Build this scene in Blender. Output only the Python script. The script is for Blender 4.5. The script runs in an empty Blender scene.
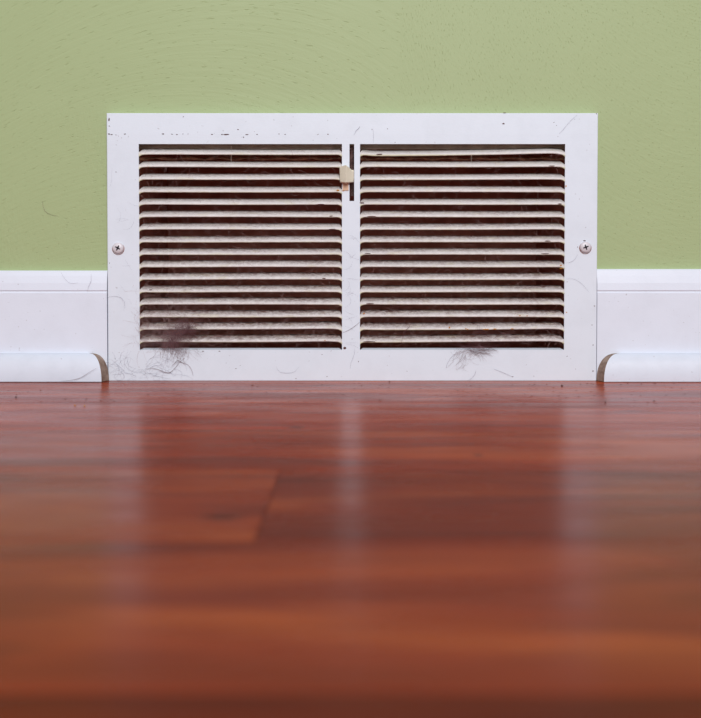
import bpy, math, random
from mathutils import Vector, Matrix, Euler, noise
random.seed(7)
C = bpy.context.scene.collection
SC = bpy.context.scene

# ------------------------------------------------------------------ camera
D = 0.90            # camera to grille face
GY = -0.008         # grille face plane (wall surface is y = 0)
S = 0.0008          # metres per photo pixel on the grille face
FPX = D / S
H = 106 * S         # camera height
PITCH = math.radians(1.7)
cam_d = bpy.data.cameras.new('camera')
cam = bpy.data.objects.new('camera', cam_d); C.objects.link(cam)
cam.location = (0, GY - D, H)
cam.rotation_euler = (math.pi/2 - PITCH, 0, 0)
cam_d.sensor_fit = 'HORIZONTAL'; cam_d.sensor_width = 36
cam_d.lens = 36 * FPX / 701
SHIFT = 84 - FPX * math.tan(PITCH)
cam_d.shift_y = -SHIFT / 701
cam_d.clip_start = 0.005
cam_d.dof.use_dof = True
cam_d.dof.focus_distance = D
cam_d.dof.aperture_fstop = (cam_d.lens/1000) / 0.0056
SC.camera = cam

# ------------------------------------------------------------------ light
w = bpy.data.worlds.new('world'); SC.world = w; w.use_nodes = True
bg = w.node_tree.nodes['Background']
bg.inputs[0].default_value = (0.88, 0.90, 1.0, 1); bg.inputs[1].default_value = 0.52
def area(name, loc, target, size, power, col, sy=None):
    l = bpy.data.lights.new(name, 'AREA'); l.size = size; l.energy = power; l.color = col
    if sy: l.shape = 'RECTANGLE'; l.size_y = sy
    o = bpy.data.objects.new(name, l); C.objects.link(o); o.location = loc
    o.rotation_euler = (Vector(target) - Vector(loc)).to_track_quat('-Z', 'Y').to_euler()
    return o
area('window_light', (0.25, -3.2, 1.75), (0, 0, 0.1), 1.4, 108, (0.98, 0.99, 1.0))
vs = SC.view_settings
vs.view_transform = 'Standard'; vs.look = 'None'; vs.gamma = 1; vs.use_curve_mapping = False
vs.exposure = -0.05

# ------------------------------------------------------------------ pixel -> point on a real plane
CP, SP = math.cos(PITCH), math.sin(PITCH)
def ray(px, py):
    u = (px - 350.5) / FPX; v = (359 - SHIFT - py) / FPX
    # camera axes: right (1,0,0), up (0,SP,CP), forward (0,CP,-SP)
    return Vector((u, CP + v*SP, -SP + v*CP))
def on_wall(px, py, y=GY):
    r = ray(px, py); t = (y - cam.location.y) / r.y
    return cam.location + r*t
def on_floor(px, py, z=0.0):
    r = ray(px, py); t = (z - cam.location.z) / r.z
    return cam.location + r*t
def X(px, y=GY): return on_wall(px, 300, y).x
def Z(py, y=GY): return on_wall(350, py, y).z

# ------------------------------------------------------------------ helpers
class MB:
    def __init__(s): s.v = []; s.f = []; s.m = []
    def quad(s, *p, m=0):
        i = len(s.v); s.v += [tuple(q) for q in p]; s.f.append(tuple(range(i, i+len(p)))); s.m.append(m)
    def box(s, a, b, m=0):
        x0,y0,z0 = a; x1,y1,z1 = b; i = len(s.v)
        s.v += [(x0,y0,z0),(x1,y0,z0),(x1,y1,z0),(x0,y1,z0),(x0,y0,z1),(x1,y0,z1),(x1,y1,z1),(x0,y1,z1)]
        for f in ((0,3,2,1),(4,5,6,7),(0,1,5,4),(1,2,6,5),(2,3,7,6),(3,0,4,7)):
            s.f.append(tuple(i+k for k in f)); s.m.append(m)
    def grid(s, rows, m=0, close=False):
        i = len(s.v); n = len(rows[0])
        for r in rows: s.v += [tuple(p) for p in r]
        for a in range(len(rows)-1):
            for b in range(n if close else n-1):
                c = (b+1) % n
                s.f.append((i+a*n+b, i+a*n+c, i+(a+1)*n+c, i+(a+1)*n+b)); s.m.append(m)
    def tube(s, pts, r, k=3, taper=True):
        rows = []; n = len(pts)
        for j, p in enumerate(pts):
            t = (Vector(pts[min(j+1,n-1)]) - Vector(pts[max(j-1,0)])).normalized()
            a = t.orthogonal().normalized(); b = t.cross(a)
            rr = r * (1 if not taper else (0.35 + 0.65*math.sin(math.pi*(j+0.3)/(n-0.4))))
            rows.append([Vector(p) + a*rr*math.cos(2*math.pi*q/k) + b*rr*math.sin(2*math.pi*q/k) for q in range(k)])
        s.grid(rows, close=True)
    def build(s, name, mats, parent=None, smooth=False, merge=0):
        me = bpy.data.meshes.new(name); me.from_pydata(s.v, [], s.f); me.update()
        if not isinstance(mats, (list, tuple)): mats = [mats]
        for m in mats: me.materials.append(m)
        me.polygons.foreach_set('material_index', s.m)
        if merge:
            import bmesh
            bm = bmesh.new(); bm.from_mesh(me); bmesh.ops.remove_doubles(bm, verts=bm.verts, dist=merge)
            bmesh.ops.recalc_face_normals(bm, faces=bm.faces); bm.to_mesh(me); bm.free()
        if smooth: me.polygons.foreach_set('use_smooth', [True]*len(me.polygons))
        me.update()
        o = bpy.data.objects.new(name, me); C.objects.link(o)
        if parent: o.parent = parent
        return o
def tag(o, label=None, cat=None, group=None, kind=None):
    if label: o['label'] = label
    if cat: o['category'] = cat
    if group: o['group'] = group
    if kind: o['kind'] = kind
    return o
def empty(name, loc=(0,0,0)):
    o = bpy.data.objects.new(name, None); C.objects.link(o); o.location = loc; o.empty_display_size = 0.02
    return o
def recenter(o, loc):
    """put the object's origin at loc without moving its shape"""
    o.data.transform(Matrix.Translation(-Vector(loc))); o.location = loc
    return o

# ------------------------------------------------------------------ materials
def srgb(r, g, b):
    f = lambda c: (c/255/12.92) if c/255 <= .04045 else ((c/255+.055)/1.055)**2.4
    return (f(r), f(g), f(b), 1)
class Mat:
    def __init__(s, name, col=(0.8,0.8,0.8,1), rough=0.5, spec=0.5):
        s.m = bpy.data.materials.new(name); s.m.use_nodes = True; s.t = s.m.node_tree; s.n = s.t.nodes
        s.p = s.n['Principled BSDF']
        s.p.inputs['Base Color'].default_value = col; s.p.inputs['Roughness'].default_value = rough
        s.p.inputs['Specular IOR Level'].default_value = spec
        s.geo = s.n.new('ShaderNodeNewGeometry')
    def link(s, a, b): s.t.links.new(a, b)
    def vec(s, scale=(1,1,1), rot=(0,0,0), src=None, loc=(0,0,0)):
        m = s.n.new('ShaderNodeMapping'); m.inputs['Scale'].default_value = scale; m.inputs['Rotation'].default_value = rot
        m.inputs['Location'].default_value = loc
        s.link(src or s.geo.outputs['Position'], m.inputs['Vector']); return m.outputs[0]
    def noise(s, vec, scale=5, detail=3, rough=.5, dist=0):
        n = s.n.new('ShaderNodeTexNoise'); n.inputs['Scale'].default_value = scale; n.inputs['Detail'].default_value = detail
        n.inputs['Roughness'].default_value = rough; n.inputs['Distortion'].default_value = dist
        s.link(vec, n.inputs['Vector']); return n.outputs[0]
    def ramp(s, fac, stops):
        r = s.n.new('ShaderNodeValToRGB'); e = r.color_ramp.elements
        while len(e) < len(stops): e.new(0.5)
        for k, (p, c) in enumerate(stops):
            e[k].position = p; e[k].color = c if isinstance(c, tuple) else (c,c,c,1)
        s.link(fac, r.inputs[0]); return r.outputs[0]
    def mix(s, fac, a, b, mode='MIX'):
        n = s.n.new('ShaderNodeMix'); n.data_type = 'RGBA'; n.blend_type = mode
        for k, v in ((0, fac), (6, a), (7, b)):
            if isinstance(v, bpy.types.NodeSocket): s.link(v, n.inputs[k])
            else: n.inputs[k].default_value = v
        return n.outputs[2]
    def math(s, op, a, b=0.0, c=0.0):
        n = s.n.new('ShaderNodeMath'); n.operation = op
        for k, v in enumerate((a, b, c)):
            if isinstance(v, bpy.types.NodeSocket): s.link(v, n.inputs[k])
            else: n.inputs[k].default_value = v
        return n.outputs[0]
    def sep(s, src=None):
        n = s.n.new('ShaderNodeSeparateXYZ'); s.link(src or s.geo.outputs['Position'], n.inputs[0]); return n.outputs
    def color(s, c): s.link(c, s.p.inputs['Base Color'])
    def bump(s, h, dist, strength=1.0):
        b = s.n.new('ShaderNodeBump'); b.inputs['Distance'].default_value = dist; b.inputs['Strength'].default_value = strength
        s.link(h, b.inputs['Height']); s.link(b.outputs[0], s.p.inputs['Normal'])

# green wall: thick rolled paint with small pits that run along brushed arcs
M = Mat('green_wall_paint', srgb(166,176,128), 0.5, 0.35)
warp = M.noise(M.vec(), 3.2, 1)
x, y, z = M.sep()
ang = M.math('ADD', M.math('MULTIPLY', x, -3.2), M.math('MULTIPLY', warp, 1.6))
rot = M.n.new('ShaderNodeVectorRotate'); rot.rotation_type = 'Y_AXIS'
M.link(M.geo.outputs['Position'], rot.inputs['Vector'])
M.link(M.math('SUBTRACT', M.math('MULTIPLY', M.math('ABSOLUTE', M.math('SUBTRACT', x, 0.04)), 2.6), 1.15), rot.inputs['Angle'])
cc = M.vec((290, 1, 640), src=rot.outputs[0])
wv = M.n.new('ShaderNodeVectorMath'); wv.operation = 'ADD'
M.link(cc, wv.inputs[0]); M.link(M.vec((9,9,9), src=M.geo.outputs['Position']), wv.inputs[1])
pits = M.noise(wv.outputs[0], 1.0, 2, .55)
pit = M.ramp(pits, [(0.28, 0.0), (0.38, 1.0)])
fine = M.noise(M.vec(), 700, 2)
soft = M.noise(M.vec((45, 1, 420), src=rot.outputs[0]), 1.0, 2)
# crusty old paint edge just over the grille
zt = Z(113, 0)
band = M.math('MULTIPLY', M.ramp(z, [(max(0, zt), 1.0), (zt+0.016, 0.0)]), M.ramp(M.noise(M.vec(), 9, 1), [(0.42, 0.0), (0.6, 1.0)]))
lump = M.math('MULTIPLY', M.noise(M.vec((1,1,.6)), 260, 3, .6), band)
h = M.math('ADD', M.math('ADD', M.math('MULTIPLY', pit, .55), M.math('MULTIPLY', fine, .12)), M.math('ADD', M.math('MULTIPLY', soft, .6), M.math('MULTIPLY', lump, 1.3)))
M.bump(h, 0.00042, 0.7)
tone = M.noise(M.vec(), 14, 3)
M.color(M.mix(M.math('MULTIPLY', M.math('SUBTRACT', 1.0, pit), .16), M.mix(tone, srgb(158,171,123), srgb(163,176,129)), srgb(110,116,70)))
WALL = M.m

def white(name, col, rough=0.35, spec=0.5, dirt=0.25):
    M = Mat(name, col, rough, spec)
    d = M.noise(M.vec(), 60, 4, .6); g = M.noise(M.vec(), 9, 2)
    sp = M.ramp(M.noise(M.vec(), 420, 1), [(0.76, 0.0), (0.80, 1.0)])
    dark = tuple(c*.80 for c in col[:3]) + (1,)
    c = M.mix(M.math('MULTIPLY', M.ramp(d, [(0.45, 0.0), (0.75, 1.0)]), dirt), col, dark)
    c = M.mix(M.math('MULTIPLY', g, .10), c, srgb(196,192,190))
    c = M.mix(M.math('MULTIPLY', sp, .35), c, srgb(120,100,95))
    M.color(c); M.bump(M.noise(M.vec((1,1,2)), 500, 2), 0.0001, 0.5)
    return M.m
PLATE = white('grille_enamel', srgb(216,222,231), 0.5, 0.5)
TRIM = white('trim_gloss_paint', srgb(219,224,235), 0.42, 0.4, 0.2)
SHOE = white('shoe_gloss_paint', srgb(210,215,226), 0.42, 0.4, 0.4)

# slats: enamel with lint dust lying on the inner half of the upper faces
M = Mat('slat_enamel', srgb(222,216,220), 0.45, 0.4)
x, y, z = M.sep()
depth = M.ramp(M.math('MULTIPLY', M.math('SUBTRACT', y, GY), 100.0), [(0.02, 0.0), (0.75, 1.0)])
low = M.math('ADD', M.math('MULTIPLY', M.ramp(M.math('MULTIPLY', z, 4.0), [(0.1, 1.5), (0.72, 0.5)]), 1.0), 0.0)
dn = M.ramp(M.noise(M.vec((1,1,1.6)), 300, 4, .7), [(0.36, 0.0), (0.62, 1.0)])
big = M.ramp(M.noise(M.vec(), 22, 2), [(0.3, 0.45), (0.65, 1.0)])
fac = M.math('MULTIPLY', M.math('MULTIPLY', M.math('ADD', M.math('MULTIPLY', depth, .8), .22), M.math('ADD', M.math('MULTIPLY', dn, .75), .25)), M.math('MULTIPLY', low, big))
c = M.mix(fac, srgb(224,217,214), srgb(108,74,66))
yel = M.ramp(M.noise(M.vec((.3,1,1)), 240, 2), [(0.55, 0.0), (0.7, 1.0)])
c = M.mix(M.math('MULTIPLY', yel, .3), c, srgb(206,196,160))
tc = M.n.new('ShaderNodeTexCoord'); lz = M.sep(tc.outputs['Object'])[2]
lip = M.ramp(M.math('MULTIPLY_ADD', lz, 200.0, .5), [(0.46, 1.0), (0.60, 0.0)])
c = M.mix(M.math('MULTIPLY', lip, .55), c, srgb(186,184,128))
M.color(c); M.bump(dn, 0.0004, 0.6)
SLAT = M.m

def plain(name, col, rough=.6, spec=.4, var=.3, sc=120, dark=None):
    M = Mat(name, col, rough, spec)
    dk = dark or tuple(v*.55 for v in col[:3]) + (1,)
    M.color(M.mix(M.math('MULTIPLY', M.ramp(M.noise(M.vec(), sc, 4, .65), [(0.35, 0.0), (0.7, 1.0)]), var*2), col, dk))
    M.bump(M.noise(M.vec(), sc*3, 2), 0.0002, .4)
    return M.m
DUCT = plain('dusty_brown_duct', srgb(186,122,104), .9, .1, .3, 40)
FLANGE = plain('dull_damper_metal', srgb(205,196,176), .7, .3, .25, 90, srgb(120,100,85))
RUST = plain('rusty_strip', srgb(200,150,120), .8, .2, .4, 160, srgb(60,32,26))
LEVER = plain('cream_plastic', srgb(228,220,198), .35, .5, .08, 60)
PEACH = plain('peach_cream', srgb(214,176,146), .5, .4, .15, 200)
ENDCUT = plain('dirty_bare_wood_end', srgb(160,140,126), .8, .2, .4, 180, srgb(92,66,50))
SCREW = plain('screw_paint', srgb(214,208,212), .35, .6, .12, 500)
SLOTM = plain('screw_recess_dark', srgb(52,46,56), .6, .4, .2, 900)  # dark tone of the flat cross laid on each screw head
RUSTRING = plain('rust_ring', srgb(150,92,76), .8, .2, .3, 500)
CHIP = plain('chipped_brown', srgb(92,58,56), .8, .2, .4, 700)
ORANGE = plain('orange_rust', srgb(196,132,52), .8, .2, .3, 700, srgb(150,80,30))
HAIR = Mat('mauve_brown_hair', srgb(112,76,80), .6, .4).m
PALEHAIR = Mat('pale_lint', srgb(158,128,124), .8, .2).m
GREYHAIR = Mat('faint_grey_hair', srgb(120,112,134), .7, .2).m
CRUMB = plain('dark_crumb', srgb(70,42,34), .9, .1, .3, 900)
CAVITY = plain('wall_core', srgb(120,105,92), .9, .1, .3, 60)

# floor boards
M = Mat('cherry_floor_board', srgb(140,62,40), 0.24, 0.35)
M.p.inputs['IOR'].default_value = 1.15
oi = M.n.new('ShaderNodeObjectInfo')
off = M.n.new('ShaderNodeVectorMath'); off.operation = 'MULTIPLY_ADD'
comb = M.n.new('ShaderNodeCombineXYZ')
M.link(oi.outputs['Random'], comb.inputs[0]); M.link(oi.outputs['Random'], comb.inputs[1]); M.link(oi.outputs['Random'], comb.inputs[2])
M.link(comb.outputs[0], off.inputs[0]); off.inputs[1].default_value = (3.1, 7.3, 2.0); M.link(M.geo.outputs['Position'], off.inputs[2])
P = off.outputs[0]
broad = M.noise(M.vec((3.6, 15, 1), (0, 0, .05), src=P), 1.0, 4, .55, 1.6)
mid = M.noise(M.vec((8, 62, 1), (0, 0, .07), src=P), 1.0, 4, .6, .9)
finegr = M.noise(M.vec((40, 1500, 1), src=P), 1.0, 2, .6)
c = M.ramp(broad, [(0.30, srgb(102,34,15)), (0.5, srgb(134,50,24)), (0.72, srgb(164,76,35))])
c = M.mix(M.ramp(mid, [(0.42, 0.0), (0.62, 0.36)]), c, srgb(96,34,22))
c = M.mix(M.math('MULTIPLY', finegr, .35), c, srgb(108,44,32))
vn = M.n.new('ShaderNodeTexVoronoi'); vn.inputs['Scale'].default_value = 1.0
M.link(M.vec((7, 22, 1), src=P), vn.inputs['Vector'])
c = M.mix(M.ramp(vn.outputs['Distance'], [(0.02, 0.6), (0.10, 0.0)]), c, srgb(60,22,16))
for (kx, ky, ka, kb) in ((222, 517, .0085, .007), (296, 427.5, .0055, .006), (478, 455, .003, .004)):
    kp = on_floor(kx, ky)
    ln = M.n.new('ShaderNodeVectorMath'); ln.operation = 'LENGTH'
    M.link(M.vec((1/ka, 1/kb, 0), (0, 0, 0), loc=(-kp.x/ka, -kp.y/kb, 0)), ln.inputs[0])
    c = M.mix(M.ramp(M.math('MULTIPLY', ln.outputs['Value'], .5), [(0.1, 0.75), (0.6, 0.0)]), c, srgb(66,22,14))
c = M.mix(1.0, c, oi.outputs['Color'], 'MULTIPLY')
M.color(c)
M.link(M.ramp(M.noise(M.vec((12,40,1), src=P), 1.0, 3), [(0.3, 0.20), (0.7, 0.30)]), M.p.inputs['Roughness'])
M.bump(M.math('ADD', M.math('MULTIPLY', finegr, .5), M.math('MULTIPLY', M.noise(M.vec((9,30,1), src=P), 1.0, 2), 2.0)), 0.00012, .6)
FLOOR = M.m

# ------------------------------------------------------------------ floor
fl = MB(); fl.box((-1.6, -2.2, -0.03), (1.6, 0.14, -0.0102))
floor = tag(fl.build('floor', plain('underfloor', srgb(60,36,28), .9, .1)), kind='structure')
ya, yb = on_floor(350, 429).y, on_floor(350, 470).y
wd = ya - yb
edges = [ya + wd*k for k in (1, 2, 3)] + [ya, yb] + [yb - wd*k for k in range(1, 10)]
edges = [e for e in sorted(edges, reverse=True)]
jx = on_floor(280, 470).x
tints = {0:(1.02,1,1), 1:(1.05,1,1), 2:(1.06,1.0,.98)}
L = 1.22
def board(x0, x1, y0, y1, tint):
    g = 0.00012; b = 0.0005; z = 0.0
    x0 += g; x1 -= g; y0 += g; y1 -= g
    m = MB()
    lo = [(x0,y0,-.010),(x1,y0,-.010),(x1,y1,-.010),(x0,y1,-.010)]
    md = [(a,c,-b) for a,c,_ in lo]
    hi = [(x0+b,y0+b,z),(x1-b,y0+b,z),(x1-b,y1-b,z),(x0+b,y1-b,z)]
    m.grid([lo, md, hi], close=True); m.quad(*hi)
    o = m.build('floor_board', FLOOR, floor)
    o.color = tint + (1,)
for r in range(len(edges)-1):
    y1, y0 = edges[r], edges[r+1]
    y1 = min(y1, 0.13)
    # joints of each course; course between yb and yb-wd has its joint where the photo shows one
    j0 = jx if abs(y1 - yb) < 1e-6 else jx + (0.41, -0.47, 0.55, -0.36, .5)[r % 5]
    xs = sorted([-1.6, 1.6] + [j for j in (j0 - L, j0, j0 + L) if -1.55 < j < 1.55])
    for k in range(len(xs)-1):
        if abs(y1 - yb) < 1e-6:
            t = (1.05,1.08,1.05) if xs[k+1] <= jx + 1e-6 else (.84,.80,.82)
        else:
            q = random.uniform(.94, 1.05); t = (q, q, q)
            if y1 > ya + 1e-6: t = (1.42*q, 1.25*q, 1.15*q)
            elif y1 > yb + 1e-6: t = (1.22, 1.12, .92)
            if yb - y1 > wd*1.9: t = (.50, .34, .32)  # front courses: darker boards, plus dimmer foreground light painted into the tint
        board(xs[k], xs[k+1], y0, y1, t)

# ------------------------------------------------------------------ wall with the duct opening
oL, oR = X(134), X(571); oB, oT = Z(356), Z(138)
TW = 0.012
wm = MB()
def wall_piece(x0, x1, z0, z1):
    wm.box((x0, 0, z0), (x1, TW, z1))
wall_piece(-1.6, oL, 0, 2.4); wall_piece(oR, 1.6, 0, 2.4); wall_piece(oL, oR, oT, 2.4); wall_piece(oL, oR, 0, oB)
tag(wm.build('wall_back', WALL), kind='structure')

# baseboards
def bb_profile(bz):
    f = GY - 0.0005
    return [(0, 0), (f, 0.0004), (f, Z(293, f)), (f+.0007, Z(292, f)), (f+.0007, Z(291.2, f)), (f+.0001, Z(290.2, f)),
            (f+.0006, Z(283, f)), (f+.0016, Z(276, f)), (f+.0026, Z(bz+1, f)), (f+.0036, Z(bz, f)), (0, Z(bz, f))]
def baseboard(name, x0, x1, bz):
    pr = bb_profile(bz); m = MB()
    m.grid([[(x, a, b) for a, b in pr] for x in (x0, x1)])
    m.quad(*[(x1, a, b) for a, b in pr]); m.quad(*[(x0, a, b) for a, b in reversed(pr)])
    return tag(m.build(name, TRIM), kind='structure')
baseboard('baseboard_left', -1.6, X(107.0), 270.5)
baseboard('baseboard_right', X(597.2), 1.6, 269)

# shoe moulding (quarter round) with rounded, unpainted ends beside the grille
def shoe(name, sgn, label):
    bd = GY - 0.0006; dep = 0.0115; hh = 27.3*S; z0 = 0.0004
    xe = X(89 if sgn < 0 else 619.5, bd); reach = (19.5 if sgn < 0 else 22.5)*S; tap = 3.6*S
    n = 16; far = -1.6 if sgn < 0 else 1.6
    fr, mi, bk = [], [], []
    rows_white, rows_cap = [], []
    for i in range(n+1):
        a = math.pi/2*i/n
        zz = z0 + hh*math.sin(a)**0.95
        c = math.cos(a)**0.72 if i < n else 0.0
        d = bd - dep*c
        xo = xe - sgn*reach*c               # towards the grille
        xf = xo + sgn*(tap*c + 0.0006)
        rows_white.append([(far, d, zz), (xf, d, zz)])
        rows_cap.append([(xf, d, zz), (xf*0.5+xo*.5, d*.5+bd*.5, zz), (xo, bd, zz)])
    m = MB(); m.grid(rows_white)
    m.quad((far, bd-dep, z0), (far, bd, z0), (xe, bd, z0), (xe, bd-dep, z0))
    o = tag(m.build(name, SHOE, smooth=True), kind='structure')
    c = MB(); c.grid(rows_cap)
    e = c.build('moulding_end', ENDCUT, o, smooth=True); e['label'] = label
    return o
shoe('trim_1', -1, 'bare greyish brown end of the quarter round')
shoe('trim_2', 1, 'bare greyish brown end of the quarter round')

# ------------------------------------------------------------------ air duct behind the wall
DD = 0.16
m = MB(); t = 0.002
m.box((oL-t, TW, oB-t), (oL, DD, oT+t)); m.box((oR, TW, oB-t), (oR+t, DD, oT+t))
m.box((oL, TW, oB-t), (oR, DD, oB)); m.box((oL, TW, oT), (oR, DD, oT+t)); m.box((oL-t, DD, oB-t), (oR+t, DD+t, oT+t))
duct = tag(m.build('air_duct', DUCT), 'dusty brown duct seen through the gaps of the white grille', 'duct')

# ------------------------------------------------------------------ the grille
G = tag(empty('vent_grille', (X(352.3), GY, 0)), 'white metal air return grille with two columns of louvres, set low in the wall', 'vent')
def gp(o):
    o.parent = G; o.matrix_parent_inverse = Matrix.Translation(-G.location); return o
gx0, gx1 = X(107.6), X(597.0); gz0, gz1 = 0.0001, Z(113)
T = 0.0009
P0, P1, P2, P3 = X(139.5), X(342), X(360), X(564.3)
SL0, SL1 = X(349.5), X(354.2)
zt, zb, zs = Z(144), Z(350), Z(201)
zc = Z(134)
def yf(x, z):
    # the outer lip leans back a touch above the crease
    y = GY
    if z > zc: y += 0.00025*(z-zc)/(gz1-zc)
    return y
m = MB()
def plate_rects(xs, zs_, skip):
    for i in range(len(xs)-1):
        for j in range(len(zs_)-1):
            xa, xb, za, zb_ = xs[i], xs[i+1], zs_[j], zs_[j+1]
            if skip((xa+xb)/2, (za+zb_)/2): continue
            m.quad((xa,yf(xa,za),za),(xb,yf(xb,za),za),(xb,yf(xb,zb_),zb_),(xa,yf(xa,zb_),zb_))
r = 0.0007
xs = [gx0+r, P0, P1, SL0, SL1, P2, P3, gx1-r]; zz = [gz0+r*.15, zb, zs, zt, zc, gz1-r]
def hole(x, z):
    if zb < z < zt and (P0 < x < P1 or P2 < x < P3): return True
    return zs < z < zt and SL0 < x < SL1
plate_rects(xs, zz, hole)
# rolled outer edge and the rim going back to the wall
ring = []
for (dd, yy) in ((r, 0), (r*.3, r*.25), (0, r), (0, -GY-0.0001)):
    ring.append([(gx0+dd, yf(0,gz0)+yy if yy < .005 else -0.0001, gz0+dd*.15), (gx1-dd, yf(0,gz0)+yy if yy < .005 else -0.0001, gz0+dd*.15),
                 (gx1-dd, yf(0,gz1-r)+yy if yy < .005 else -0.0001, gz1-dd), (gx0+dd, yf(0,gz1-r)+yy if yy < .005 else -0.0001, gz1-dd)])
m.grid(ring, close=True)
# metal thickness round the openings
def lipbox(xa, xb, za, zb_):
    m.box((xa, GY+0.00002, za), (xb, GY+T, zb_))
e = 0.0009
for (xa, xb) in ((P0, P1), (P2, P3)):
    m.quad((xa,GY,zt),(xb,GY,zt),(xb,GY+.0012,zt),(xa,GY+.0012,zt)); 
    q0 = 3*S; u0 = 1.7*S
    m.quad((xa,GY,zb),(xb,GY,zb),(xb-q0*.3,GY+.0012,zb+.3*u0),(xa+q0*.3,GY+.0012,zb+.3*u0))
    m.quad((xa+q0*.3,GY+.0012,zb+.3*u0),(xb-q0*.3,GY+.0012,zb+.3*u0),(xb-q0,GY+.005,zb+u0),(xa+q0,GY+.005,zb+u0))
    m.quad((xa,GY,zb),(xa,GY,zt),(xa,GY+.0012,zt),(xa,GY+.0012,zb)); m.quad((xb,GY,zb),(xb,GY,zt),(xb,GY+.0012,zt),(xb,GY+.0012,zb))
for xx in (SL0, SL1): m.quad((xx,GY,zs),(xx,GY,zt),(xx,GY+.0012,zt),(xx,GY+.0012,zs))
gp(m.build('faceplate', PLATE, None, merge=1e-6))

# slats
px = S
def slat(xa, xb, zc_, lo, mid, hi, seed):
    rnd = random.Random(seed)
    W = xb - xa
    st = [0, .6, 1.2, 2, 3, 4, 5.2, 6.6, 8.5, 12, 20]
    xsn = [v*px for v in st]; nmid = 10
    xs_ = xsn + [20*px + (W-40*px)*k/nmid for k in range(1, nmid)] + [W - v for v in reversed(xsn)]
    #  cross-section from lower front edge to upper back edge, (depth, up) in px
    prof = [(0.5, -0.15), (0.0, .55), (0.7, 1.7), (3.0, 3.3), (6.5, 4.9), (11.5, 6.9)]
    endp = [(0.0, -3.5), (0.0, -2.2), (0.0, -1.0), (0.0, .2), (0.0, 1.4), (0.1, 2.5)]
    rows = []
    n1, n2 = rnd.uniform(0, 9), rnd.uniform(0, 9)
    rf = 6.2; kd = rnd.uniform(.94, 1.05)
    for x in xs_:
        e = min(x, W-x)/px
        u = x/W
        bow = (lo*(1-u)**2 + 2*mid*u*(1-u)*1.0 + hi*u**2) + .25*math.sin(u*5+n1)*.6
        bow *= min(1, e/14)
        t = min(1, e/rf); fil = 1 - math.sqrt(max(0, 1-(1-t)**2)); 
        s1 = min(1, e/3.4); s1 = s1*s1*(3-2*s1)
        row = []
        for k, ((d, h_), (d2, h2)) in enumerate(zip(prof, endp)):
            f = fil if k < 2 else (1-s1)
            if k < 2: dd_ = d
            else: dd_ = d*s1 + d2*(1-s1)
            hh_ = h_*(1-f) + h2*f
            row.append((xa + x, GY + dd_*px*kd, zc_ + (hh_ + bow)*px))
        # underside, one thickness below
        und = [(a, b + .9*px*.35, c - .9*px*.75) for a, b, c in row]
        und[0] = (row[0][0], row[0][1] + .7*px, row[0][2] + .1*px)
        rows.append(row + list(reversed(und)))
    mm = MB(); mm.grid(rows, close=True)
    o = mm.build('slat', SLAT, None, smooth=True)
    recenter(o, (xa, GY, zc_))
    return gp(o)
LB = {0:(.2,.0,-.1), 13:(0,-.3,.2), 14:(-.2,.2,1.2), 15:(.3,-.5,.9), 9:(0,.4,0), 12:(.3,.3,-.2)}
RB = {0:(-1.2,-1.6,1.8), 1:(.2,0,.4), 2:(-.5,.2,.2), 13:(.4,.3,-.2), 14:(-.1,-.9,.9), 15:(-.4,.2,1.0), 6:(0,-.2,.4)}
for k in range(16):
    zc_ = Z(154.6 + 12.5*k)
    slat(P0-.2*px, P1+.2*px, zc_, *LB.get(k, (random.uniform(-.3,.3), random.uniform(-.2,.2), random.uniform(-.3,.3))), k)
    slat(P2-.2*px, P3+.2*px, zc_, *RB.get(k, (random.uniform(-.3,.3), random.uniform(-.2,.2), random.uniform(-.3,.3))), 50+k)

# damper frame pieces behind the top gaps
fy = GY + 0.016
m = MB()
m.box((oL+.001, fy, Z(149.3, fy)), (oR-.001, fy+.0015, oT-.0005)); m.box((oL+.001, fy, oT-.0022), (oR-.001, fy+.02, oT-.0006))
fo = gp(m.build('damper_flange', FLANGE)); fo['label'] = 'dull grey-brown inner metal flange'
m = MB()
ry = GY + 0.020
for (a, b) in ((139, 344), (357, 566)):
    prev = None; rows = []
    for k in range(26):
        xx = X(a + (b-a)*k/25, ry); zz_ = Z(158.6 + .7*math.sin(k*1.7+a), ry); hh = (1.2 + .5*math.sin(k*2.3))*S
        rows.append([(xx, ry, zz_-hh), (xx, ry-.0008, zz_), (xx, ry, zz_+hh), (xx, ry+.002, zz_)])
    m.grid(rows, close=True)
ro = gp(m.build('damper_rod', RUST)); ro['label'] = 'rusty brown rod behind the top louvres'
for pxx, a, b in ((231.6, 146, 162), (471, 154, 162.5)):
    m = MB(); yy = GY + .012
    m.box((X(pxx-.45, yy), yy, Z(b, yy)), (X(pxx+.45, yy), yy+.0008, Z(a, yy)))
    gp(m.build('linkage_pin', LEVER))
m = MB(); yy = GY + .006
rows = []
for k in range(9):
    zz_ = Z(146 + 50*k/8, yy); wob = .6*math.sin(k*1.9)
    rows.append([(X(350.2+wob, yy), yy+.001, zz_), (X(352.4+wob, yy), yy, zz_), (X(354+wob, yy), yy+.002, zz_)])
m.grid(rows); ao = gp(m.build('lever_arm', plain('grimy_arm', srgb(120,92,86), .8, .2, .45, 260, srgb(36,16,14)))); ao['label'] = 'rusty brown arm inside the slot'

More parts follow.
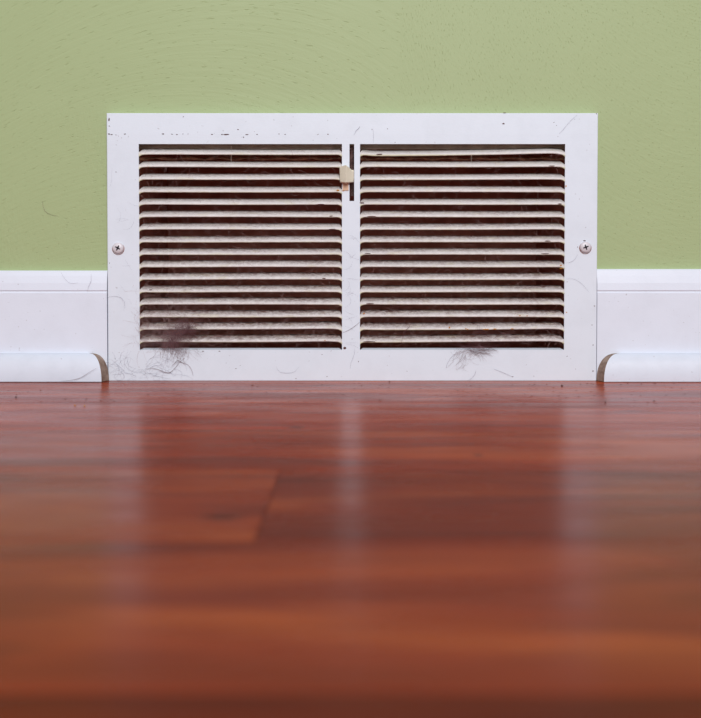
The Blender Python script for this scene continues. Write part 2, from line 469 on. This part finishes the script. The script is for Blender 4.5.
# damper lever: faceted cream tab with its stem in the slot
m = MB()
def V(pxx, pyy, out): return (X(pxx), GY - out, Z(pyy))
back = [V(339.3,167,.0006), V(347,165.6,.0006), V(353.4,171.5,.0006), V(353.6,182.2,.0006), V(346,184,.0006), V(340,182.5,.0006)]
frnt = [V(339.9,167.6,.0035), V(345.6,166.0,.0085), V(352.4,172.2,.0018), V(352.6,181.6,.0018), V(345.8,183.2,.0085), V(340.4,181.9,.0035)]
m.grid([back, frnt], close=True)
m.quad(frnt[0], frnt[1], frnt[4], frnt[5]); m.quad(frnt[1], frnt[2], frnt[3], frnt[4])
m.quad(*reversed(back))
m.box((X(350), GY-.0008, Z(180)), (X(353.8), GY+.006, Z(170)))
lv = gp(m.build('damper_lever', LEVER)); lv['label'] = 'cream faceted lever tab'
bv = lv.modifiers.new('bevel', 'BEVEL'); bv.width = .0004; bv.segments = 2
m = MB(); m.box((X(342.6), GY-.0007, Z(190.5)), (X(348.6), GY+.0001, Z(182.5)))  # thin peach-coloured plate just below the tab
st = m.build('lever_foot', PEACH, lv); st['label'] = 'peach-coloured foot of the lever'
st.matrix_parent_inverse = Matrix.Identity(4)

# screws
def screw(pxx, pyy, rot):
    c = Vector((X(pxx), GY, Z(pyy))); R = 5.6*S
    m = MB(); rows = []
    for rr, oo in ((1.0, 0.0), (1.0, .0008), (.93, .0014), (.75, .0019), (.45, .0022), (.2, .0023)):
        rows.append([(c.x+R*rr*math.cos(a), c.y-oo, c.z+R*rr*math.sin(a)) for a in [2*math.pi*q/28 for q in range(28)]])
    m.grid(rows, close=True); m.quad(*rows[-1])
    s = m.build('screw', SCREW, None, smooth=True); gp(s); recenter_p(s, c)
    x_ = MB()
    for k in range(2):
        a = rot + k*math.pi/2; d = Vector((math.cos(a), 0, math.sin(a))); n = Vector((-d.z, 0, d.x)); l, w_ = R*.50, R*.15
        x_.quad(*[tuple(c + d*i*l + n*j*w_*(1 if abs(i) < 1 else .6) + Vector((0, -.00245, 0))) for i, j in ((-1,-1),(0,-1),(1,-1),(1,1),(0,1),(-1,1))])
        x_.quad(*[tuple(c + d*i*l + n*j*w_*.8 + Vector((0, -.0021, 0))) for i, j in ((-1,-1),(1,-1),(1,1),(-1,1))])
    q = x_.build('cross_recess', SLOTM, s); q.data.transform(Matrix.Translation(-c))
    rg = MB(); rows = []
    for rr, oo in ((1.0, .0), (1.09, .0), (1.09, .0003), (1.0, .0004)):
        rows.append([(R*rr*math.cos(a), -oo, R*rr*math.sin(a)-.8*S) for a in [2*math.pi*q_/28 for q_ in range(28)]])
    rg.grid(rows, close=True)
    rg.build('rust_ring', RUSTRING, s)
    return s
def recenter_p(s, c):
    s.data.transform(Matrix.Translation(-c)); s.location = c
a = screw(118.6, 248, 1.1); a['label'] = 'left screw with a smeared dark cross slot'
b = screw(585.0, 247.2, 0.35); b['label'] = 'right screw with a clean cross slot'

# chips and rust on the faceplate
def flakes(name, pts, mat, lab, y=GY):
    m = MB(); rnd = random.Random(len(pts))
    for (pxx, pyy, w_, h_) in pts:
        n = 7; c = on_wall(pxx, pyy, y); pp = []
        yy = yf(c.x, c.z) - .00012 if y == GY else y
        for k in range(n):
            a = 2*math.pi*k/n; f = rnd.uniform(.6, 1.1)
            pp.append((c.x + w_*S*f*math.cos(a)/2, yy, c.z + h_*S*f*math.sin(a)/2))
        m.quad(*pp)
    o = m.build(name, mat); gp(o); o['kind'] = 'stuff'; o['label'] = lab
    return o
rnd = random.Random(3)
ch = [(109,134,2.5,1.4),(111.5,134.6,2.5,1),(116,135,1.6,.9),(125,134,3,1),(163,134,3.4,1.3),(172,134.2,3,.9),(177,134.5,2,1),(183,134,1.2,.8),(188,134,1.2,.8),
      (212,134.4,3.4,1),(226,134.6,6.5,1.5),(222,134.5,2,1),(247,134.6,5,1),(243.5,137.3,1.3,1.3),(257,134.5,1.8,1),(238,129.5,1.6,1.1),(279,134,1.8,.8),(285,134.4,1.4,1),(318,134.2,1,1),
      (328,134.3,1.6,1.3),(109,119.5,1.6,4),(109.2,126,1.8,.9),(183.4,116.5,1,1),(503.5,123.7,3,1.6),(504.5,112.9,3,.9),(554,122.4,1.2,.8),(596.5,113.8,1.2,1.2),
      (395,142.5,1,1.2),(345,348,3.5,3.2),(331,351,.8,.8),(567,356.3,1,1),(593,371,1.3,2.4),(593,345,1,1.4),(592,325,1,1.4),(594.6,306,2,1),(104.5+5,263,1,1),(203,351.3,2,.9),(219.5,351.3,2.6,.9),(322,354.5,1.2,.8),
      (236,368.5,1.6,1),(296,378.5,1.4,1),(327,376.5,1.2,.7),(584.6,240.8,3.2,1.3),(577.6,247,1.1,1.3),(358.5,361.5,1,1),(512.5,376.8,2.4,.8),(116,172,1,1),(471,236,2,2)]
for k in range(16): ch.append((rnd.uniform(112,592), rnd.choice((rnd.uniform(116,140), rnd.uniform(354,378))), rnd.uniform(.5,1), rnd.uniform(.5,.9)))
flakes('paint_chip', ch, CHIP, 'small brown chips in the white enamel')
ora = [(449.5,327.5,2,1.8),(466,328.6,2,1.3),(467.6,329.4,1.6,1.3),(486,329.4,8,1.2),(495,329,4,1.4),(512,328.8,4,.9),(520,315.6,2,1),(527,315.8,1.8,1),(561,265.3,2.6,1.6),(561,268.6,4,1),(566.5,312.3,2,.9),
       (338,190.2,4,1.4),(343,190.8,3.6,1),(325,340.6,2,.8),(557,362,.1,.1),(364,313.4,3,1.6),(566,186,1.4,2.2)]
flakes('rust_spot', ora, ORANGE, 'small orange rust spots on louvre edges', GY-.00035)
dk = [(324,278.3,5,1.1),(321,204.2,9,1.1),(332,229.2,8,1.1),(558,154.8,5,1.2),(552,165.8,8,.7),(560,203.8,5,1.1),(548,241,9,1.1),(545,253.6,10,.8),(372,216.2,13,1),(362,202.8,5,1.2),(368,253.5,8,.8),(370,303.6,12,1),(150.5,289.8,5,1),(316,193,2,1),
      (331,216,4,1),(379,154.2,7,1.1),(370,341.5,14,.8),(330,329.5,7,1)]
flakes('worn_edge', dk, CHIP, 'dark worn marks on louvre edges', GY-.0003)

# ------------------------------------------------------------------ hair, lint and grit
def strand(m, p0, ang, length, curl, r, depth0, depth1=None, n=9, sag=0.0, rnd=random):
    """wandering hair lying against the grille; p0 in photo pixels, length in pixels"""
    pts = []; x_, y_ = p0; a = ang; k = curl
    if depth1 is None: depth1 = depth0
    for i in range(n+1):
        t = i/n; c = on_wall(x_, y_, GY)
        pts.append(Vector((c.x, GY - (depth0*(1-t) + depth1*t) - .0002*math.sin(i*1.3+p0[0]), max(c.z, .0006))))
        k += rnd.gauss(0, .10); a += k*length/n*.06 + rnd.gauss(0, .10)
        x_ += math.cos(a)*length/n; y_ += math.sin(a)*length/n + sag
    m.tube(pts, r)
def path(m, pts, r, depth=.0006, floor_=False):
    # Catmull-Rom through photo points
    q = []
    P_ = [pts[0]] + list(pts) + [pts[-1]]
    for i in range(1, len(P_)-2):
        for k in range(4):
            t = k/4; a, b, c, d = P_[i-1], P_[i], P_[i+1], P_[i+2]
            q.append(tuple(.5*((2*b[j]) + (-a[j]+c[j])*t + (2*a[j]-5*b[j]+4*c[j]-d[j])*t*t + (-a[j]+3*b[j]-3*c[j]+d[j])*t**3) for j in (0,1)))
    q.append(pts[-1])
    vs_ = []
    for (a, b) in q:
        c = on_wall(a, b, GY - depth); vs_.append(Vector((c.x, GY-depth, max(c.z, .0005))))
    m.tube(vs_, r)

R1 = random.Random(11)
m = MB()
# dense knot running from upper right to lower left, wisps falling under it
for k in range(420):
    t = R1.random(); cx_ = 192 - 24*t + R1.gauss(0, 5.5); cy_ = 321 + 21*t + R1.gauss(0, 3)
    strand(m, (cx_, cy_), math.radians(130 + R1.gauss(0, 35)), R1.uniform(7, 17), R1.gauss(0, 1.5), R1.uniform(.000045, .00008), R1.uniform(.0004, .0045), R1.uniform(.0004, .003), rnd=R1)
for k in range(26):
    a = (196 - R1.random()*8, 326 - R1.random()*3)
    strand(m, (184, 334), math.radians(-38 + R1.gauss(0, 14)), R1.uniform(10, 18), R1.gauss(0, .8), .0001, .003, .005, rnd=R1)
for k in range(75):
    strand(m, (R1.gauss(176, 8), R1.uniform(342, 350)), math.radians(R1.gauss(70, 20)), R1.uniform(8, 24), R1.gauss(0, 1.2), R1.uniform(.00003, .00006), .0022, .0006, rnd=R1)
ht = tag(m.build('hair_clump', HAIR), 'mauve-brown tangle of hair caught on the bottom left louvres', 'hair', kind='stuff')
m = MB()
for k in range(110):
    t = R1.random(); cx_ = 463 + 26*t; cy_ = 347 + 4*math.sin(t*3.1) + R1.gauss(0, 1.8)
    strand(m, (cx_, cy_), math.radians(R1.choice((0, 180)) + R1.gauss(0, 12)), R1.uniform(8, 16), R1.gauss(0, .9), R1.uniform(.00004, .00008), R1.uniform(.0004, .003), rnd=R1)
for k in range(34):
    strand(m, (R1.gauss(463, 4.5), R1.uniform(350, 362)), math.radians(R1.gauss(106, 18)), R1.uniform(10, 18), R1.gauss(0, 1.8), R1.uniform(.00003, .00005), .0014, .0006, rnd=R1)
for k in range(40):
    strand(m, (R1.gauss(484, 14), R1.gauss(334, 2.5)), math.radians(R1.gauss(0, 40)), R1.uniform(6, 16), R1.gauss(0, 2), R1.uniform(.00004, .00007), .0008, .0002, rnd=R1)
tag(m.build('hair_clump', HAIR), 'thin sagging wad of hair under the bottom right louvres', 'hair', kind='stuff')

# fuzzy lint over the louvres, thickest low down
m = MB()
for k in range(2600):
    side = R1.random() < .55
    if side: x_ = 141 + R1.random()**1.25*198
    else: x_ = 362 + R1.random()*200
    row = min(15, int(16*(1-R1.random()**1.6))) 
    if row < 5 and R1.random() < .5: row = R1.randrange(16)
    y_ = 150.5 + 12.5*row + R1.uniform(-2.5, 2)
    strand(m, (x_, y_), math.radians(R1.choice((0, 180)) + R1.gauss(0, 38)), R1.uniform(4, 14), R1.gauss(0, 2.5), R1.uniform(.00004, .00008), R1.uniform(-.005, -.0005), R1.uniform(-.003, .0004), n=5, rnd=R1)
for k in range(480):
    x_, y_ = R1.gauss(164, 22), R1.triangular(285, 350, 346)
    strand(m, (max(141, x_), y_), R1.uniform(0, 6.28), R1.uniform(8, 22), R1.gauss(0, 2.5), R1.uniform(.00003, .00006), R1.uniform(-.002, .001), R1.uniform(-.001, .0012), n=7, rnd=R1)
lo = gp(m.build('lint', PALEHAIR)); lo['kind'] = 'stuff'; lo['label'] = 'pale fuzzy lint clinging to the louvres'

# faint hairs over the enamel and baseboard ends
m = MB()
for k in range(70):
    x_, y_ = R1.uniform(108, 176), 381 - abs(R1.gauss(0, 10)) - 3
    strand(m, (x_, y_), R1.uniform(-3.6, .4), R1.uniform(8, 26), R1.gauss(0, 2.4), R1.uniform(.00003, .00006), .0005, rnd=R1)
for k in range(18):
    strand(m, (R1.uniform(343, 350), R1.uniform(225, 345)), R1.gauss(.1, .4), R1.uniform(8, 18), R1.gauss(0, 1.5), .00004, .0005, rnd=R1)
for k in range(12):
    strand(m, (R1.uniform(112, 138), R1.uniform(160, 300)), R1.gauss(.4, .6), R1.uniform(8, 22), R1.gauss(0, 1.5), .00003, .0005, rnd=R1)
tag(m.build('fine_hairs', GREYHAIR), 'faint grey hairs stuck to the enamel at the lower left and centre bar', 'hair', kind='stuff')

def hair(pts, r, label, mat=HAIR, depth=.0006):
    m = MB(); path(m, pts, r, depth)
    return tag(m.build('hair', mat), label, 'hair')
hair([(146,369.5),(151,368.2),(158,369.5),(165,372.3),(170,372.5),(175,368),(180,362),(185,358)], .00016, 'long dark kinked hair on the bottom rail below the left tangle', depth=.0012)
hair([(171.5,367),(174,364),(177.5,360.5),(182,362.5),(188,365),(192,371),(193,376)], .00015, 'dark bent hair hanging right of the left tangle, above the floor', depth=.0014)
hair([(61,381),(72,380),(81,377.5),(89,372.5),(97,368)], .00014, 'dark curved hair lying on the left quarter round moulding', depth=.0135)
hair([(61,272),(65,279),(70,283),(78,283)], .00007, 'faint curl of hair on the top band of the left baseboard', GREYHAIR)
hair([(91,274),(91,281),(88.5,287),(87.5,292)], .00009, 'short upright hair on the left baseboard near the grille', GREYHAIR)
hair([(106,298),(112,296.5),(119,297),(124,301),(125,308)], .00007, 'faint arched hair below the left screw', GREYHAIR)
hair([(566,263),(571,262),(575,259),(578,254)], .00008, 'faint hair curving below the right screw', GREYHAIR)
hair([(566,279),(574,279),(582,284),(589,292)], .00006, 'very faint hair right of the right louvres at mid height', GREYHAIR)
hair([(447,383-15),(446.5,366),(450,359),(457,352)], .00009, 'grey hair looping left of the right tangle', GREYHAIR)
hair([(476,370),(475,374),(472,378),(468,380.5)], .0001, 'short curved hair right of the right tangle above the floor', GREYHAIR)
hair([(494,369),(500,371.5),(506,374),(512,376.5)], .00009, 'thin slanting hair on the bottom rail right of the right tangle', GREYHAIR)
hair([(559,134),(563,130),(569,122.5),(577,115)], .00008, 'faint diagonal hair in the top right corner of the faceplate', GREYHAIR)
hair([(354,135),(356,131),(359,128),(360,126)], .00012, 'short dark hair on the top rail above the centre bar', GREYHAIR)
hair([(373,143),(373.5,137),(373,128)], .00006, 'faint upright hair on the top rail right of the centre bar', GREYHAIR)
hair([(276,367),(280,372),(287,373),(294,372),(299,367)], .00007, 'faint cupped hair on the bottom rail left of centre', GREYHAIR)
hair([(350,369),(351,363),(354,355),(355,348)], .00007, 'faint upright hair at the foot of the centre bar', GREYHAIR)
hair([(342,333),(349,330),(355,326),(360,322)], .00013, 'dark hair crossing the centre bar low down', HAIR)
hair([(411,322),(409,327),(404,333),(401,345)], .00018, 'brown hair hanging over the lower right louvres left of centre', HAIR)

hair([(42.5,201),(43,206),(46,212),(52,215),(58,216)], .0001, 'thin dark curl of hair on the green wall left of the grille', mat=HAIR, depth=-.0074)

# grit along the wall on the floor
R2 = random.Random(5)
ico = [(0,0,1),(.894,0,.447),(.276,.851,.447),(-.724,.526,.447),(-.724,-.526,.447),(.276,-.851,.447),(.724,.526,-.447),(-.276,.851,-.447),(-.894,0,-.447),(-.276,-.851,-.447),(.724,-.526,-.447),(0,0,-1)]
icf = [(0,1,2),(0,2,3),(0,3,4),(0,4,5),(0,5,1),(1,6,2),(2,7,3),(3,8,4),(4,9,5),(5,10,1),(6,7,2),(7,8,3),(8,9,4),(9,10,5),(10,6,1),(6,11,7),(7,11,8),(8,11,9),(9,11,10),(10,11,6)]
def rock(m, c, sx, sy, sz):
    i = len(m.v)
    m.v += [(c[0]+v[0]*sx*R2.uniform(.7,1.2), c[1]+v[1]*sy*R2.uniform(.7,1.2), max(0.00002, c[2]+v[2]*sz*R2.uniform(.7,1.2))) for v in ico]
    for f in icf: m.f.append(tuple(i+k for k in f)); m.m.append(0)
m = MB()
for k in range(170):
    py = 383.5 + 20*R2.random()**1.3; p = on_floor(R2.uniform(-10, 711), py); s = R2.uniform(.00012, .00034)
    rock(m, (p.x, p.y, s*.6), s*1.5, s*1.5, s)
tag(m.build('floor_grit', CRUMB), 'fine dark grit scattered on the floor along the wall', 'dust', kind='stuff')
cr = [(562,386.5,.9,'tall dark crumb on the floor below the right end of the grille'),(75,406,.8,'tan crumb on the floor below the left moulding'),(84.5,406.5,.8,'tan crumb right of its twin below the left moulding'),
      (389.5,382.5,.8,'dark crumb at the foot of the grille just right of centre'),(380,400.5,.7,'small crumb on the floor below the centre bar'),(605.5,403,.8,'dark crumb on the floor below the right moulding end'),
      (654,401.5,.8,'crumb on the floor toward the right below the right moulding'),(16,398,.9,'crumb on the floor at the far left below the moulding'),(252,386,.7,'flat dark crumb on the floor below the left louvres')]
for (a, b, s, lab) in cr:
    m = MB(); p = on_floor(a, b); q = s*S
    rock(m, (0, 0, q*.8), q, q, q*(1.6 if a == 562 else .9))
    o = m.build('crumb', ORANGE if 'tan' in lab else CRUMB); o.location = (p.x, p.y, 0); tag(o, lab, 'crumb')
